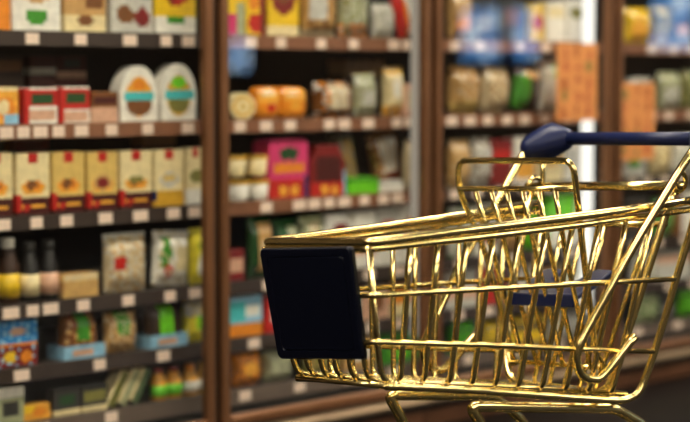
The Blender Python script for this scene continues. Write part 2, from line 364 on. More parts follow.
# spec: x0, x1, y_top, kind, base colour, prints, words, options
def P(*a): return a
BOWL = [P('d', .5, .44, .36, .12, 'amber'), P('d', .5, .47, .3, .09, 'orange'), P('d', .45, .48, .16, .07, 'brown')]
CARTON = [P('r', .38, .86, .62, 1, 'red'), *BOWL, P('r', 0, 0, 1, .3, 'maroon'), P('r', .15, .1, .85, .16, 'amber'), P('d', .3, .12, .1, .07, 'red'), P('r', 0, .08, .14, .34, 'red')]
OVAL = [P('d', .5, .45, .36, .36, 'amber'), P('d', .5, .3, .34, .2, 'brown'), P('r', .1, .4, .9, .55, 'cyan'), P('d', .5, .66, .2, .1, 'orange')]
OVAL2 = [P('d', .5, .45, .36, .36, 'gold'), P('d', .5, .3, .3, .16, 'olive'), P('r', .1, .4, .95, .54, 'cyan'), P('d', .5, .68, .22, .1, 'lime')]
ITEMS = {
(0,1): [
 (-12, 13, -30, 'carton', 'orange', [P('r', 0, .7, 1, 1, 'amber')], 'orange carton cut by the left picture edge', {}),
 (15, 63, -32, 'carton', 'white', [P('d', .5, .62, .35, .16, 'tan'), P('d', .5, .24, .22, .12, 'green'), P('d', .5, .66, .22, .1, 'brown')], 'white carton with tan bowl and green seal', {}),
 (67, 108, -30, 'carton', 'tan', [P('r', 0, 0, 1, .3, 'cream'), P('d', .5, .2, .2, .08, 'brown'), P('r', .1, .55, .5, .9, 'olive'), P('r', .5, .4, .95, .8, 'brown')], 'brown and tan carton with cream foot', {}),
 (113, 154, -30, 'carton', 'lgrey', [P('r', 0, .55, 1, 1, 'teal'), P('r', .1, .68, .9, .76, 'white'), P('d', .35, .3, .2, .14, 'brown'), P('d', .75, .26, .18, .16, 'dred')], 'teal-topped grey carton with brown food picture', {}),
 (157, 197, -30, 'carton', 'yellow', [P('r', 0, 0, 1, .3, 'white'), P('d', .5, .22, .25, .07, 'green'), P('d', .55, .62, .3, .16, 'red'), P('d', .4, .55, .12, .08, 'dred')], 'yellow carton with red food and white foot', {}),
],
(0,2): [
 (-14, 20, 87, 'carton', 'amber', [P('d', .6, .45, .3, .3, 'orange'), P('d', .55, .45, .18, .2, 'cream'), P('r', .6, 0, 1, .3, 'lblue'), P('r', 0, .9, 1, 1, 'cream')], 'amber carton with round orange picture', {}),
 (26, 59, 88, 'carton', 'white', [P('r', 0, .52, 1, .95, 'red'), P('r', .2, .58, .85, .86, 'dgreen'), P('r', .0, .0, .12, 1, 'red'), P('r', .15, .1, .9, .4, 'rose')], 'red and white carton with dark green band, left one of two', {}),
 (61, 91, 87, 'carton', 'white', [P('r', 0, .4, 1, .97, 'red'), P('r', .2, .56, .85, .84, 'dgreen'), P('r', .0, .0, .12, 1, 'red'), P('r', .15, .06, .9, .36, 'rose')], 'red and white carton with dark green band, right one of two', {}),
 (93, 119, 92, 'carton', 'brown', [P('r', 0, 0, 1, .5, 'rose'), P('r', .1, .6, .9, .85, 'maroon')], 'dull brown carton beside the egg-shaped packs', {}),
 (121, 159, 66, 'oval', 'white', OVAL, 'white egg-shaped pack with brown food and turquoise band', {}),
 (162, 197, 64, 'oval', 'white', OVAL2, 'white egg-shaped pack with green-gold food and turquoise band', {}),
 (-8, 26, 54, 'box', 'dbrown', [P('r', .1, .5, .9, .85, 'brown')], 'dark brown box at the back, partly behind amber carton', {'dep': .2, 'lift': .10, 'h': .09}),
 (32, 58, 58, 'box', 'maroon', [P('r', 0, .4, 1, .6, 'lgrey')], 'dark maroon box at the back, behind a red carton', {'dep': .2, 'lift': .10, 'h': .09}),
 (60, 88, 58, 'box', 'maroon', [P('r', 0, .3, 1, .5, 'rose'), P('r', .2, .6, .8, .9, 'dgrey')], 'maroon box with pale stripe at the back', {'dep': .2, 'lift': .10, 'h': .09}),
],
(0,3): [
 (-20, 13, 153, 'carton', 'cream', CARTON, 'cream soup carton with red emblem, cut by the picture edge', {}),
 (17, 50, 153, 'carton', 'cream', CARTON, 'cream soup carton with red emblem, second from left', {}),
 (53, 85, 152, 'carton', 'straw', CARTON, 'straw-coloured soup carton with red emblem, third from left', {}),
 (88, 118, 152, 'carton', 'straw', [*CARTON, P('d', .5, .48, .3, .12, 'tan'), P('d', .5, .48, .2, .08, 'dred')], 'straw soup carton with dark red bowl, fourth from left', {}),
 (121, 152, 151, 'carton', 'cream', [*CARTON, P('d', .5, .5, .26, .08, 'olive')], 'cream soup carton with olive bowl, fifth from left', {}),
 (155, 184, 150, 'carton', 'cream', [P('r', .38, .86, .62, 1, 'red'), P('d', .5, .47, .34, .12, 'lgrey'), P('d', .5, .5, .25, .08, 'straw'), P('r', 0, 0, 1, .3, 'gold'), P('r', 0, .1, .1, .3, 'navy')], 'cream soup carton with gold foot band', {}),
 (187, 207, 148, 'carton', 'cream', [P('r', .3, .86, .6, 1, 'red'), P('d', .5, .5, .34, .12, 'olive'), P('r', 0, 0, 1, .3, 'white')], 'cream carton half hidden by the first bronze door frame', {}),
 (16, 50, 141, 'box', 'dred', [], 'dark red box lying at the back over the soup cartons', {'dep': .22, 'lift': .165, 'h': .03}),
 (143, 176, 139, 'box', 'tan', [], 'tan box lying at the back over the soup cartons', {'dep': .22, 'lift': .165, 'h': .035}),
],
(0,4): [
 (-3, 17, 238, 'jar', 'dbrown', ['yellow', 'white'], 'dark sauce bottle with yellow label', {}),
 (20, 37, 242, 'jar', 'black', ['cream', 'dgrey'], 'dark sauce bottle with cream label, middle of three', {}),
 (39, 56, 240, 'jar', 'black', ['rose', 'dgrey'], 'dark sauce bottle with pale pink label', {}),
 (63, 98, 274, 'box', 'tan', [P('r', 0, .7, 1, 1, 'beige'), P('s', 20, 'straw')], 'low tan box beside the dark bottles', {}),
 (101, 145, 233, 'pouch', 'beige', [P('s', 15, 'tan'), P('s', 24, 'lgrey'), P('d', .3, .5, .16, .14, 'red'), P('r', 0, .92, 1, 1, 'lgrey')], 'clear beige pouch with red spot', {'d': .05}),
 (149, 186, 232, 'pouch', 'white', [P('d', .25, .6, .15, .3, 'green'), P('d', .35, .3, .12, .12, 'red'), P('s', 13, 'beige'), P('r', .55, .3, .95, .7, 'cream')], 'white pouch with green and red print', {'d': .05, 'roll': 3}),
 (188, 209, 228, 'pouch', 'lemon', [P('d', .5, .35, .3, .2, 'white'), P('d', .5, .7, .2, .1, 'green')], 'yellow pouch beside the first bronze door frame', {'d': .04}),
],
(0,5): [
 (-4, 36, 320, 'carton', 'blue', [P('r', 0, 0, 1, .45, 'dred'), P('s', 14, 'lblue'), P('d', .3, .22, .14, .12, 'yellow'), P('d', .7, .2, .16, .12, 'orange'), P('r', 0, .42, 1, .5, 'orange'), P('d', .5, .75, .2, .1, 'rose')], 'blue carton with red and orange foot', {}),
 (53, 96, 312, 'bagtray', 'brown', [P('s', 13, 'tan'), P('r', .36, .38, .74, 1, 'green')], 'brown snack bag with green label in pale blue tray', {'tray': 'lblue'}),
 (101, 134, 312, 'pouch', 'tan', [P('s', 12, 'brown'), P('r', .3, .42, .72, 1, 'green'), P('s', 23, 'beige')], 'tan snack bag with dull green label', {'d': .05}),
 (140, 179, 302, 'bagtray', 'dbrown', [P('s', 15, 'black'), P('r', .26, .25, .74, .96, 'lime')], 'dark snack bag with bright lime label in blue tray', {'tray': 'lblue'}),
 (182, 207, 298, 'pouch', 'lemon', [P('r', 0, .62, 1, 1, 'lgrey'), P('d', .6, .45, .34, .2, 'lime'), P('s', 18, 'yellow')], 'yellow and lime bag beside the first bronze door frame', {'d': .05}),
],
(0,6): [
 (-6, 22, 388, 'box', 'sage', [P('r', 0, .75, 1, 1, 'white'), P('r', .2, .2, .8, .6, 'dgrey')], 'grey-green box with white lid edge', {}),
 (20, 48, 405, 'box', 'amber', [P('r', 0, .5, .4, 1, 'yellow'), P('d', .6, .5, .25, .3, 'orange')], 'low amber box on the deck', {}),
 (52, 78, 388, 'box', 'dgrey', [P('r', 0, 0, 1, .2, 'cream'), P('r', .2, .4, .8, .7, 'dgreen')], 'dark flat pack with cream edge and green label', {}),
 (80, 106, 385, 'box', 'dgrey', [P('r', 0, 0, 1, .2, 'cream'), P('r', .1, .4, .9, .8, 'olive')], 'dark flat pack with cream edge and olive label', {}),
 (100, 116, 371, 'leaf', 'olive', [P('s', 9, 'dgreen')], 'thin leaning pack with olive face, left of three', {'roll': 32, 'side': 'cream'}),
 (112, 128, 370, 'leaf', 'sage', [P('s', 9, 'olive')], 'thin leaning pack with sage face, middle of three', {'roll': 32, 'side': 'cream'}),
 (124, 140, 369, 'leaf', 'dgreen', [P('s', 9, 'sage')], 'thin leaning pack with dark green face, right of three', {'roll': 30, 'side': 'cream'}),
 (150, 164, 368, 'jar', 'amber', ['lime', 'dred'], 'small jar with lime label and red lid, left of pair', {}),
 (165, 179, 366, 'jar', 'amber', ['lime', 'dred'], 'small jar with lime label and red lid, right of pair', {}),
 (182, 195, 364, 'jar', 'amber', ['white', 'orange'], 'small jar with white label and orange lid', {}),
 (196, 208, 362, 'jar', 'gold', ['white', 'gold'], 'small jar with gold lid by the first bronze frame', {}),
],
(1,1): [
 (229, 246, -30, 'carton', 'yellow', [P('r', 0, 0, .7, .35, 'pink'), P('r', .5, 0, 1, .5, 'sage'), P('d', .5, .7, .3, .1, 'lemon')], 'yellow carton with pink corner by the first bronze frame', {}),
 (247, 266, -30, 'carton', 'yellow', [P('d', .5, .2, .4, .14, 'red'), P('d', .4, .5, .3, .1, 'orange'), P('r', .75, 0, 1, 1, 'dred')], 'yellow carton with red fruit picture', {}),
 (269, 299, -28, 'carton', 'yellow', [P('d', .5, .58, .4, .24, 'dred'), P('d', .5, .64, .22, .12, 'brown'), P('r', 0, 0, 1, .14, 'cream')], 'yellow carton with large dark red meat picture', {}),
 (300, 334, -25, 'pouch', 'tan', [P('s', 12, 'brown'), P('r', .1, .3, .6, .7, 'lgrey'), P('r', 0, 0, 1, .12, 'beige')], 'tan bread bag with grey label', {'d': .07}),
 (337, 366, -25, 'pouch', 'sage', [P('r', 0, 0, 1, .22, 'orange'), P('s', 14, 'olive'), P('s', 21, 'lgrey')], 'sage green bag with orange foot', {'d': .06}),
 (371, 392, 4, 'pouch', 'lgrey', [P('s', 14, 'sage'), P('s', 25, 'white')], 'small grey-white pouch', {'d': .04}),
 (397, 418, -10, 'pouch', 'white', [P('r', 0, 0, .5, 1, 'red'), P('r', .42, 0, .55, 1, 'orange')], 'red and white pouch leaning sideways', {'d': .03, 'roll': -18}),
],
(1,2): [
 (231, 256, 93, 'round', 'cream', [P('d', .5, .5, .42, .42, 'gold'), P('d', .5, .5, .28, .28, 'cream'), P('d', .5, .5, .14, .14, 'straw')], 'round cream and gold cheese pack', {}),
 (256, 280, 87, 'cushion', 'orange', [P('r', .1, .5, .9, .9, 'amber'), P('d', .55, .35, .16, .12, 'red'), P('r', .2, .75, .7, .85, 'cream')], 'orange rounded pack with red spot, left of pair', {}),
 (281, 306, 87, 'cushion', 'orange', [P('r', .1, .55, .9, .9, 'amber'), P('d', .5, .4, .2, .14, 'amber'), P('r', .2, .7, .6, .8, 'cream')], 'orange rounded pack without spot, right of pair', {}),
 (312, 349, 82, 'pouch', 'brown', [P('s', 11, 'orange'), P('r', .22, .25, .72, .9, 'beige'), P('s', 23, 'lgrey')], 'brown bread bag with pale label', {'d': .09}),
 (353, 374, 74, 'pouch', 'sage', [P('s', 13, 'olive'), P('s', 22, 'lgrey'), P('r', .2, .3, .8, .6, 'lgrey')], 'sage grey pouch', {'d': .05}),
 (381, 402, 67, 'pouch', 'cream', [P('r', 0, .86, 1, 1, 'gold'), P('r', 0, 0, 1, .2, 'amber'), P('s', 13, 'beige'), P('r', .3, .4, .7, .7, 'white')], 'cream waisted pouch with gold top', {'d': .05, 'waist': .22}),
 (404, 420, 84, 'carton', 'rose', [P('r', .2, .2, .8, .8, 'beige')], 'pale pink carton by the second bronze frame', {}),
 (345, 384, 57, 'box', 'tan', [P('s', 11, 'brown')], 'tan box stacked at the back over the pouches', {'dep': .22, 'lift': .135, 'h': .05}),
],
(1,3): [
 (228, 247, 181, 'tub', 'white', ['gold'], 'white tub with gold lid, lower left of four', {}),
 (249, 268, 180, 'tub', 'white', ['gold'], 'white tub with gold lid, lower right of four', {}),
 (226, 244, 158, 'tub', 'cream', ['gold'], 'white tub with gold lid, upper left of four', {'lift': .073, 'dep': .0, 'h': .064}),
 (247, 266, 157, 'tub', 'cream', ['gold'], 'white tub with gold lid, upper right of four', {'lift': .073, 'dep': .0, 'h': .064}),
 (270, 308, 139, 'crown', 'pink', [P('d', .5, .76, .26, .12, 'dgreen'), P('r', .12, .42, .88, .62, 'orange'), P('r', 0, 0, 1, .36, 'red'), P('d', .35, .15, .12, .1, 'amber'), P('d', .65, .15, .12, .1, 'amber'), P('r', .9, 0, 1, .4, 'navy')], 'pink and red box with scalloped top', {}),
 (311, 346, 145, 'chamfer', 'dred', [P('r', .12, .3, .88, .8, 'maroon'), P('r', 0, 0, 1, .25, 'red'), P('d', .4, .12, .12, .1, 'amber'), P('d', .68, .12, .1, .1, 'amber'), P('r', .9, 0, 1, .5, 'lblue')], 'dark red display box with slanting shoulders', {}),
 (349, 379, 178, 'box', 'lime', [P('r', 0, .8, 1, 1, 'green')], 'bright lime green tray box', {'d': .06}),
 (342, 366, 134, 'leaf', 'dgrey', [P('r', .2, .1, .9, .9, 'tan'), P('s', 9, 'grey')], 'tall dark grey pack leaning behind the lime tray', {'roll': -14, 'dep': .09, 'side': 'grey'}),
 (372, 402, 134, 'pouch', 'brown', [P('r', .2, .3, .75, .9, 'lgrey'), P('d', .5, .15, .4, .14, 'dred'), P('s', 17, 'tan')], 'brown meat pack with large pale label', {'d': .05, 'roll': -10, 'dep': .06}),
 (404, 420, 140, 'pouch', 'beige', [P('r', .2, .3, .8, .7, 'white')], 'beige pouch by the second bronze frame', {'d': .04}),
 (381, 403, 181, 'box', 'white', [P('r', 0, .7, 1, 1, 'lgrey')], 'low white tray box before the meat pack', {'d': .045}),
],
(1,4): [
 (229, 244, 250, 'box', 'dred', [P('r', .1, .3, .9, .7, 'rose')], 'red-brown box by the first bronze frame', {}),
 (246, 270, 216, 'pouch', 'dgreen', [P('r', .3, .1, .9, .9, 'tan'), P('r', .4, .2, .8, .6, 'beige')], 'dark green pouch with tan window', {'d': .05}),
 (272, 296, 220, 'pouch', 'dgreen', [P('r', .4, .2, .9, .9, 'sage')], 'dark green pouch with sage window', {'d': .05}),
 (298, 322, 216, 'pouch', 'sage', [P('r', .3, .2, .7, .9, 'beige'), P('s', 13, 'olive')], 'sage pouch with beige stripe', {'d': .05}),
 (325, 352, 214, 'cushion', 'white', [P('d', .5, .55, .38, .3, 'dred'), P('d', .5, .55, .24, .2, 'brown')], 'white pack with round red-brown picture', {}),
 (354, 376, 212, 'carton', 'white', [P('r', 0, .2, 1, .4, 'rose')], 'white carton with pale pink stripe', {}),
 (378, 399, 208, 'carton', 'lgrey', [P('r', 0, 0, 1, .4, 'white'), P('r', .2, .5, .8, .8, 'red')], 'pale grey carton with red panel', {}),
 (401, 420, 204, 'carton', 'white', [P('d', .5, .6, .3, .2, 'orange')], 'white carton with orange spot', {}),
],
(1,5): [
 (228, 262, 297, 'carton', 'lblue', [P('r', 0, .4, .5, .9, 'cyan'), P('r', 0, 0, 1, .35, 'orange'), P('r', .5, .5, .9, .8, 'white')], 'pale blue carton with orange foot', {}),
 (265, 295, 296, 'carton', 'red', [P('r', .2, .3, .8, .7, 'white')], 'red carton with white panel', {}),
 (300, 330, 296, 'pouch', 'tan', [P('s', 13, 'brown')], 'tan bag behind the navy cart panel', {'d': .05}),
 (335, 360, 290, 'carton', 'white', [P('r', 0, .6, 1, .8, 'teal')], 'white carton with teal stripe', {}),
 (364, 390, 286, 'carton', 'rose', [P('d', .5, .5, .3, .3, 'brown')], 'pale pink carton with brown disc', {}),
 (393, 419, 284, 'carton', 'orange', [P('r', 0, 0, 1, .4, 'cream')], 'orange carton with cream foot', {}),
],
(1,6): [
 (230, 258, 350, 'pouch', 'orange', [P('s', 12, 'brown'), P('d', .5, .5, .3, .2, 'amber')], 'orange bag by the first bronze frame', {'d': .06}),
 (261, 289, 350, 'pouch', 'sage', [P('s', 12, 'grey')], 'grey-green bag left of the cart panel', {'d': .06}),
 (300, 340, 345, 'pouch', 'olive', [P('s', 12, 'tan')], 'olive bag behind the navy cart panel', {'d': .06}),
 (345, 378, 338, 'carton', 'tan', [P('r', .2, .3, .8, .7, 'white')], 'tan carton with white panel', {}),
 (382, 418, 334, 'carton', 'green', [P('r', .2, .2, .8, .5, 'lime')], 'green carton with lime panel', {}),
],
(2,1): [
 (447, 468, -10, 'pouch', 'tan', [P('s', 12, 'brown'), P('d', .5, .3, .4, .16, 'orange')], 'tan bread bag by the second bronze frame', {'d': .06}),
 (471, 495, 0, 'carton', 'dgrey', [P('r', .2, .2, .8, .6, 'grey')], 'dark grey carton', {}),
 (498, 524, 0, 'carton', 'dgrey', [P('r', .2, .4, .8, .8, 'brown')], 'dark carton with brown panel', {}),
 (530, 543, 4, 'carton', 'yellow', [P('d', .5, .5, .4, .2, 'red')], 'yellow carton with red disc', {}),
 (545, 564, 2, 'carton', 'white', [P('r', .1, .6, .9, .9, 'cream')], 'white carton with cream top', {}),
 (566, 588, 0, 'carton', 'white', [P('d', .4, .7, .3, .14, 'olive')], 'white carton with olive disc', {}),
],
(2,2): [
 (447, 475, 67, 'pouch', 'tan', [P('s', 11, 'beige'), P('s', 19, 'brown'), P('d', .5, .15, .5, .12, 'straw')], 'tan bread bag by the second bronze frame', {'d': .08, 'roll': 2}),
 (479, 503, 68, 'pouch', 'beige', [P('s', 10, 'tan'), P('s', 18, 'brown')], 'beige bread bag with tan blotches', {'d': .08, 'roll': 3}),
 (509, 534, 68, 'pouch', 'dbrown', [P('d', .2, .4, .3, .4, 'green'), P('r', .3, .7, 1, .9, 'tan')], 'dark brown bag with green patch', {'d': .06, 'roll': 8}),
 (536, 558, 58, 'pouch', 'lgrey', [P('d', .7, .75, .3, .12, 'lime'), P('s', 13, 'sage'), P('s', 23, 'white')], 'pale grey bag with lime patch', {'d': .06}),
 (561, 588, 62, 'carton', 'white', [P('r', 0, .4, 1, .6, 'beige')], 'white carton behind the orange notice', {}),
],
(2,3): [
 (447, 468, 140, 'pouch', 'tan', [P('s', 12, 'beige')], 'tan pouch with beige blotches by the second bronze frame', {'d': .05}),
 (470, 490, 138, 'pouch', 'lgrey', [P('s', 12, 'brown')], 'pale grey pouch with brown blotches', {'d': .05}),
 (492, 512, 140, 'carton', 'dred', [P('r', .1, .5, .9, .8, 'red')], 'dark red carton', {}),
 (514, 536, 138, 'carton', 'white', [P('r', .1, .1, .9, .5, 'amber')], 'white carton with amber panel', {}),
 (540, 562, 142, 'carton', 'cream', [P('d', .5, .6, .4, .2, 'amber')], 'cream carton with amber disc', {}),
 (565, 588, 140, 'carton', 'white', [P('r', .1, .2, .4, .8, 'lgrey')], 'white carton with grey panel', {}),
],
(2,4): [
 (448, 474, 208, 'pouch', 'white', [P('s', 12, 'green')], 'white bag with green blotches by the second bronze frame', {'d': .06}),
 (477, 497, 205, 'carton', 'white', [P('r', .1, .2, .9, .6, 'dred')], 'white carton with dark red panel', {}),
 (500, 521, 204, 'pouch', 'tan', [P('s', 12, 'brown')], 'tan pouch with brown blotches', {'d': .05}),
 (524, 548, 198, 'pouch', 'lime', [P('s', 9, 'green'), P('r', .2, .1, .6, .4, 'white')], 'lime green salad bag with white panel', {'d': .07}),
 (550, 574, 196, 'carton', 'lime', [P('r', 0, 0, 1, .4, 'white')], 'lime green carton with white foot', {}),
 (576, 592, 198, 'carton', 'white', [P('r', .2, .6, .8, .9, 'rose')], 'white carton with pink corner panel', {}),
],
(2,5): [
 (448, 478, 268, 'carton', 'lgrey', [P('r', 0, .2, 1, .5, 'rose')], 'grey carton with pale pink stripe', {}),
 (481, 505, 268, 'carton', 'red', [P('r', .2, .5, .8, .8, 'orange')], 'red carton with orange panel', {}),
 (509, 535, 266, 'pouch', 'white', [P('s', 12, 'rose')], 'white and pink pouch', {'d': .05}),
 (538, 562, 268, 'carton', 'tan', [P('r', 0, 0, 1, .5, 'brown')], 'tan carton with brown foot', {}),
 (565, 590, 264, 'carton', 'sage', [P('r', .1, .3, .9, .6, 'white')], 'sage carton with white panel', {}),
],
(2,6): [
 (447, 474, 318, 'pouch', 'green', [P('s', 12, 'lime')], 'green bag with lime blotches', {'d': .06}),
 (480, 510, 320, 'pouch', 'yellow', [P('s', 12, 'olive')], 'yellow bag with olive blotches', {'d': .06}),
 (514, 545, 318, 'carton', 'yellow', [P('r', 0, .5, 1, .8, 'dgrey')], 'yellow carton with dark stripe', {}),
 (550, 588, 312, 'carton', 'grey', [P('r', .2, .2, .8, .7, 'lgrey')], 'grey carton with paler panel', {}),
],
(3,1): [
 (621, 646, 8, 'pouch', 'yellow', [P('s', 11, 'gold'), P('d', .4, .4, .3, .3, 'amber')], 'yellow bag by the third bronze frame', {'d': .06}),
 (649, 667, 6, 'pouch', 'olive', [P('r', 0, 0, 1, .3, 'brown'), P('s', 12, 'yellow')], 'olive bag with brown foot', {'d': .05}),
 (671, 690, 4, 'carton', 'dgrey', [P('r', .2, .2, .8, .5, 'rose')], 'dark grey carton with pink panel', {}),
 (693, 712, 4, 'carton', 'brown', [], 'plain brown carton beyond the picture edge', {}),
],
(3,2): [
 (624, 650, 78, 'pouch', 'grey', [P('s', 12, 'lgrey')], 'grey pouch behind the orange notice', {'d': .05}),
 (655, 676, 72, 'pouch', 'sage', [P('r', .1, .1, .9, .6, 'lgrey'), P('s', 13, 'olive')], 'sage bag with pale grey panel', {'d': .06}),
 (679, 700, 70, 'pouch', 'olive', [P('s', 12, 'dgreen'), P('s', 20, 'sage')], 'olive bag with dark green blotches', {'d': .06}),
],
(3,3): [
 (622, 645, 140, 'carton', 'lgrey', [P('d', .5, .5, .3, .3, 'green')], 'pale grey carton with green disc', {}),
 (648, 668, 136, 'pouch', 'cream', [P('s', 12, 'tan')], 'cream pouch with tan blotches', {'d': .05}),
 (671, 694, 134, 'pouch', 'white', [P('s', 12, 'sage')], 'white pouch with sage blotches', {'d': .05}),
],
(3,4): [
 (626, 648, 196, 'carton', 'dgrey', [P('r', .2, .3, .8, .8, 'brown')], 'dark carton with brown panel', {}),
 (651, 672, 198, 'pouch', 'green', [P('s', 12, 'sage')], 'green pouch with sage blotches', {'d': .05}),
 (675, 700, 190, 'carton', 'white', [P('r', 0, 0, .3, 1, 'brown')], 'white carton with brown side stripe', {}),
],
(3,5): [
 (630, 655, 254, 'pouch', 'white', [P('s', 12, 'olive')], 'white bag with olive blotches', {'d': .05}),
 (658, 692, 252, 'carton', 'lgrey', [P('r', 0, .6, 1, .9, 'rose')], 'pale grey carton with pink stripe', {}),
],
(3,6): [
 (634, 658, 290, 'pouch', 'sage', [P('s', 12, 'green')], 'sage bag with green blotches', {'d': .05}),
 (662, 676, 292, 'carton', 'dgrey', [P('r', .2, .2, .8, .5, 'grey')], 'dark grey carton with grey panel', {}),
 (678, 700, 286, 'pouch', 'lime', [P('s', 9, 'green')], 'bright lime bag at the right picture edge', {'d': .06}),
]}
ROWW = {1: 'top visible shelf', 2: 'second shelf', 3: 'third shelf', 4: 'fourth shelf', 5: 'fifth shelf', 6: 'bottom deck'}
DOORW = ['leftmost door', 'second door', 'third door', 'rightmost door']
KINDN = dict(carton='food_carton', box='food_box', oval='egg_shaped_pack', pouch='food_pouch', bagtray='snack_bag', jar='sauce_jar', tub='food_tub',
             round='cheese_pack', cushion='cheese_block_pack', crown='display_box', chamfer='display_box', leaf='flat_pack')
CATN = dict(carton='carton', box='box', oval='food pack', pouch='food bag', bagtray='food bag', jar='jar', tub='tub', round='food pack', cushion='food pack', crown='box', chamfer='box', leaf='food pack')
def scale_to(o, loc, roll=0, tilt=0):
    o.matrix_world = Matrix.Translation(loc) @ Matrix.Rotation(PHI, 4, 'Z') @ Matrix.Rotation(math.radians(roll), 4, 'Y') @ Matrix.Rotation(math.radians(tilt), 4, 'X')
for (bay, row), lst in ITEMS.items():
    for (x0, x1, yt, kind, base, prints, words, op) in lst:
        hs = SH[row]; dep = .02+op.get('dep', 0)
        ed = dep + {'pouch': op.get('d', .05)/2, 'bagtray': .03, 'cushion': .012}.get(kind, 0)     # where the outline of the pack lies
        s0 = at(x0, 211, ed)[0]; s1 = at(x1, 211, ed)[0]
        if kind in ('jar', 'tub'):
            ed = dep + (s1-s0)/2; s0 = at(x0, 211, ed)[0]; s1 = at(x1, 211, ed)[0]
        w = (s1-s0)*(.95 if kind in ('pouch', 'bagtray') else 1); lift = op.get('lift', 0)
        h = op.get('h') or at((x0+x1)/2, yt, ed)[1]-hs-lift
        zlim = SH[row-1]-.03-hs
        h = min(h, zlim-lift)
        b0, b1 = BAYS[bay]; cx = (s0+s1)/2
        roll = op.get('roll', 0); nm = KINDN[kind]; m = MB(); smooth = False
        FILM[0] = kind in ('pouch', 'bagtray', 'cushion')
        if kind in ('carton', 'box'):
            d = op.get('d', min(.09, max(.04, w*.45)))
            slab(m, w, h, d, base, prints); o = m.build(nm, None, .0025)
        elif kind == 'leaf':
            d = .05
            slab(m, w*.55, h, d, base, [*prints, P('r', 0, 0, .18, 1, op['side'])], back=op['side']); o = m.build(nm, None, .002)
        elif kind == 'oval':
            d = .05; slab(m, w, h, d, base, prints, hwf=egg, nx=18, ny=26); o = m.build(nm, None, .003)
        elif kind == 'crown':
            d = .08; slab(m, w, h, d, base, prints, ztop=lambda x: .93+.07*abs(math.sin(x*PI*5)), nx=20); o = m.build(nm, None, .001)
        elif kind == 'chamfer':
            d = .08; slab(m, w, h, d, base, prints, hwf=lambda y: 1 if y < .62 else 1-.45*(y-.62)/.38); o = m.build(nm, None, .002)
        elif kind == 'cushion':
            d = .06
            slab(m, w, h, d, base, prints, hwf=lambda y: 1-.22*max(0, abs(2*y-1)-.72)/.28, bulge=lambda x, y: -.012*(abs(2*x-1)**4+abs(2*y-1)**4)); o = m.build(nm, None, .003)
        elif kind == 'round':
            d = .035; slab(m, w, min(h, w*1.0), d, base, prints, hwf=lambda y: max(.25, math.sqrt(max(0, 1-(2*y-1)**2))), nx=18, ny=20); o = m.build(nm, None, .002)
        elif kind == 'pouch':
            d = op.get('d', .05); wa = op.get('waist', .05)
            slab(m, w, h, d, base, prints, hwf=lambda y: 1-wa*math.sin(PI*y), bulge=pillow(h, d)); m.sm = [True]*len(m.f); o = m.build(nm)
        elif kind == 'bagtray':
            d = .06; slab(m, w*.92, h, d, base, prints, hwf=lambda y: 1-.16*y*y, bulge=pillow(h, d)); m.sm = [True]*len(m.f); o = m.build(nm)
            t = MB(); th = h*.3; tm = col(op['tray']); e = .004
            t.box(-w/2, w/2, -.012, -.012+e, 0.0, th, tm); t.box(-w/2, w/2, d+.008, d+.008+e, 0, th, tm)
            t.box(-w/2, -w/2+e, -.008, d+.008, 0, th, tm); t.box(w/2-e, w/2, -.008, d+.008, 0, th, tm); t.box(-w/2+e, w/2-e, -.008, d+.008, 0, .003, tm)
            t.box(-w*.3, w*.2, -.0135, -.012, th*.25, th*.7, col('rose'))
            t.build('tray', o)
        elif kind == 'jar':
            R_ = w/2; d = 2*R_
            m.lathe([(R_*.92, 0), (R_, .006), (R_, h*.55), (R_*.62, h*.76), (R_*.5, h*.86)], col(base), c=(0, R_, 0)); o = m.build(nm)
            MB().lathe([(R_*1.02, h*.1), (R_*1.02, h*.46)], col(prints[0]), c=(0, R_, 0)).build('label', o)
            MB().lathe([(R_*.58, h*.84), (R_*.6, h*.86), (R_*.6, h*.99), (R_*.52, h)], col(prints[1]), c=(0, R_, 0)).build('lid', o)
        elif kind == 'tub':
            R_ = w/2; d = 2*R_
            m.lathe([(R_*.74, 0), (R_*.78, .004), (R_*.93, h*.84)], col(base), c=(0, R_, 0)); o = m.build(nm)
            MB().lathe([(R_*.98, h*.84), (R_, h*.86), (R_, h*.97), (R_*.93, h)], col(prints[0]), c=(0, R_, 0)).build('lid', o)
        if op.get('lift') and op.get('h') and op.get('dep'):
            # a goods pile at the back: the box stands on a plain carton of its own
            sb = MB(); slab(sb, w*.98, lift-.001, d*1.1, 'dbrown', [P('s', 9, 'maroon')]); so = sb.build('food_box', None, .002)
            scale_to(so, W0+EX*cx+EY*dep+Vector((0, 0, hs+.0005)))
            tag(so, 'dark carton under the ' + words.split(',')[0].split(' at the back')[0].split(' lying')[0].split(' standing')[0].split(' stacked')[0] + ', %s, %s' % (ROWW[row], DOORW[bay]), 'box')
        drop = abs(math.sin(math.radians(roll)))*w/2*(.55 if kind == 'leaf' else 1)
        scale_to(o, W0+EX*cx+EY*dep+Vector((0, 0, hs+lift+.0005+drop)), roll)
        tag(o, '%s, %s, %s' % (words, ROWW[row], DOORW[bay]), CATN[kind])

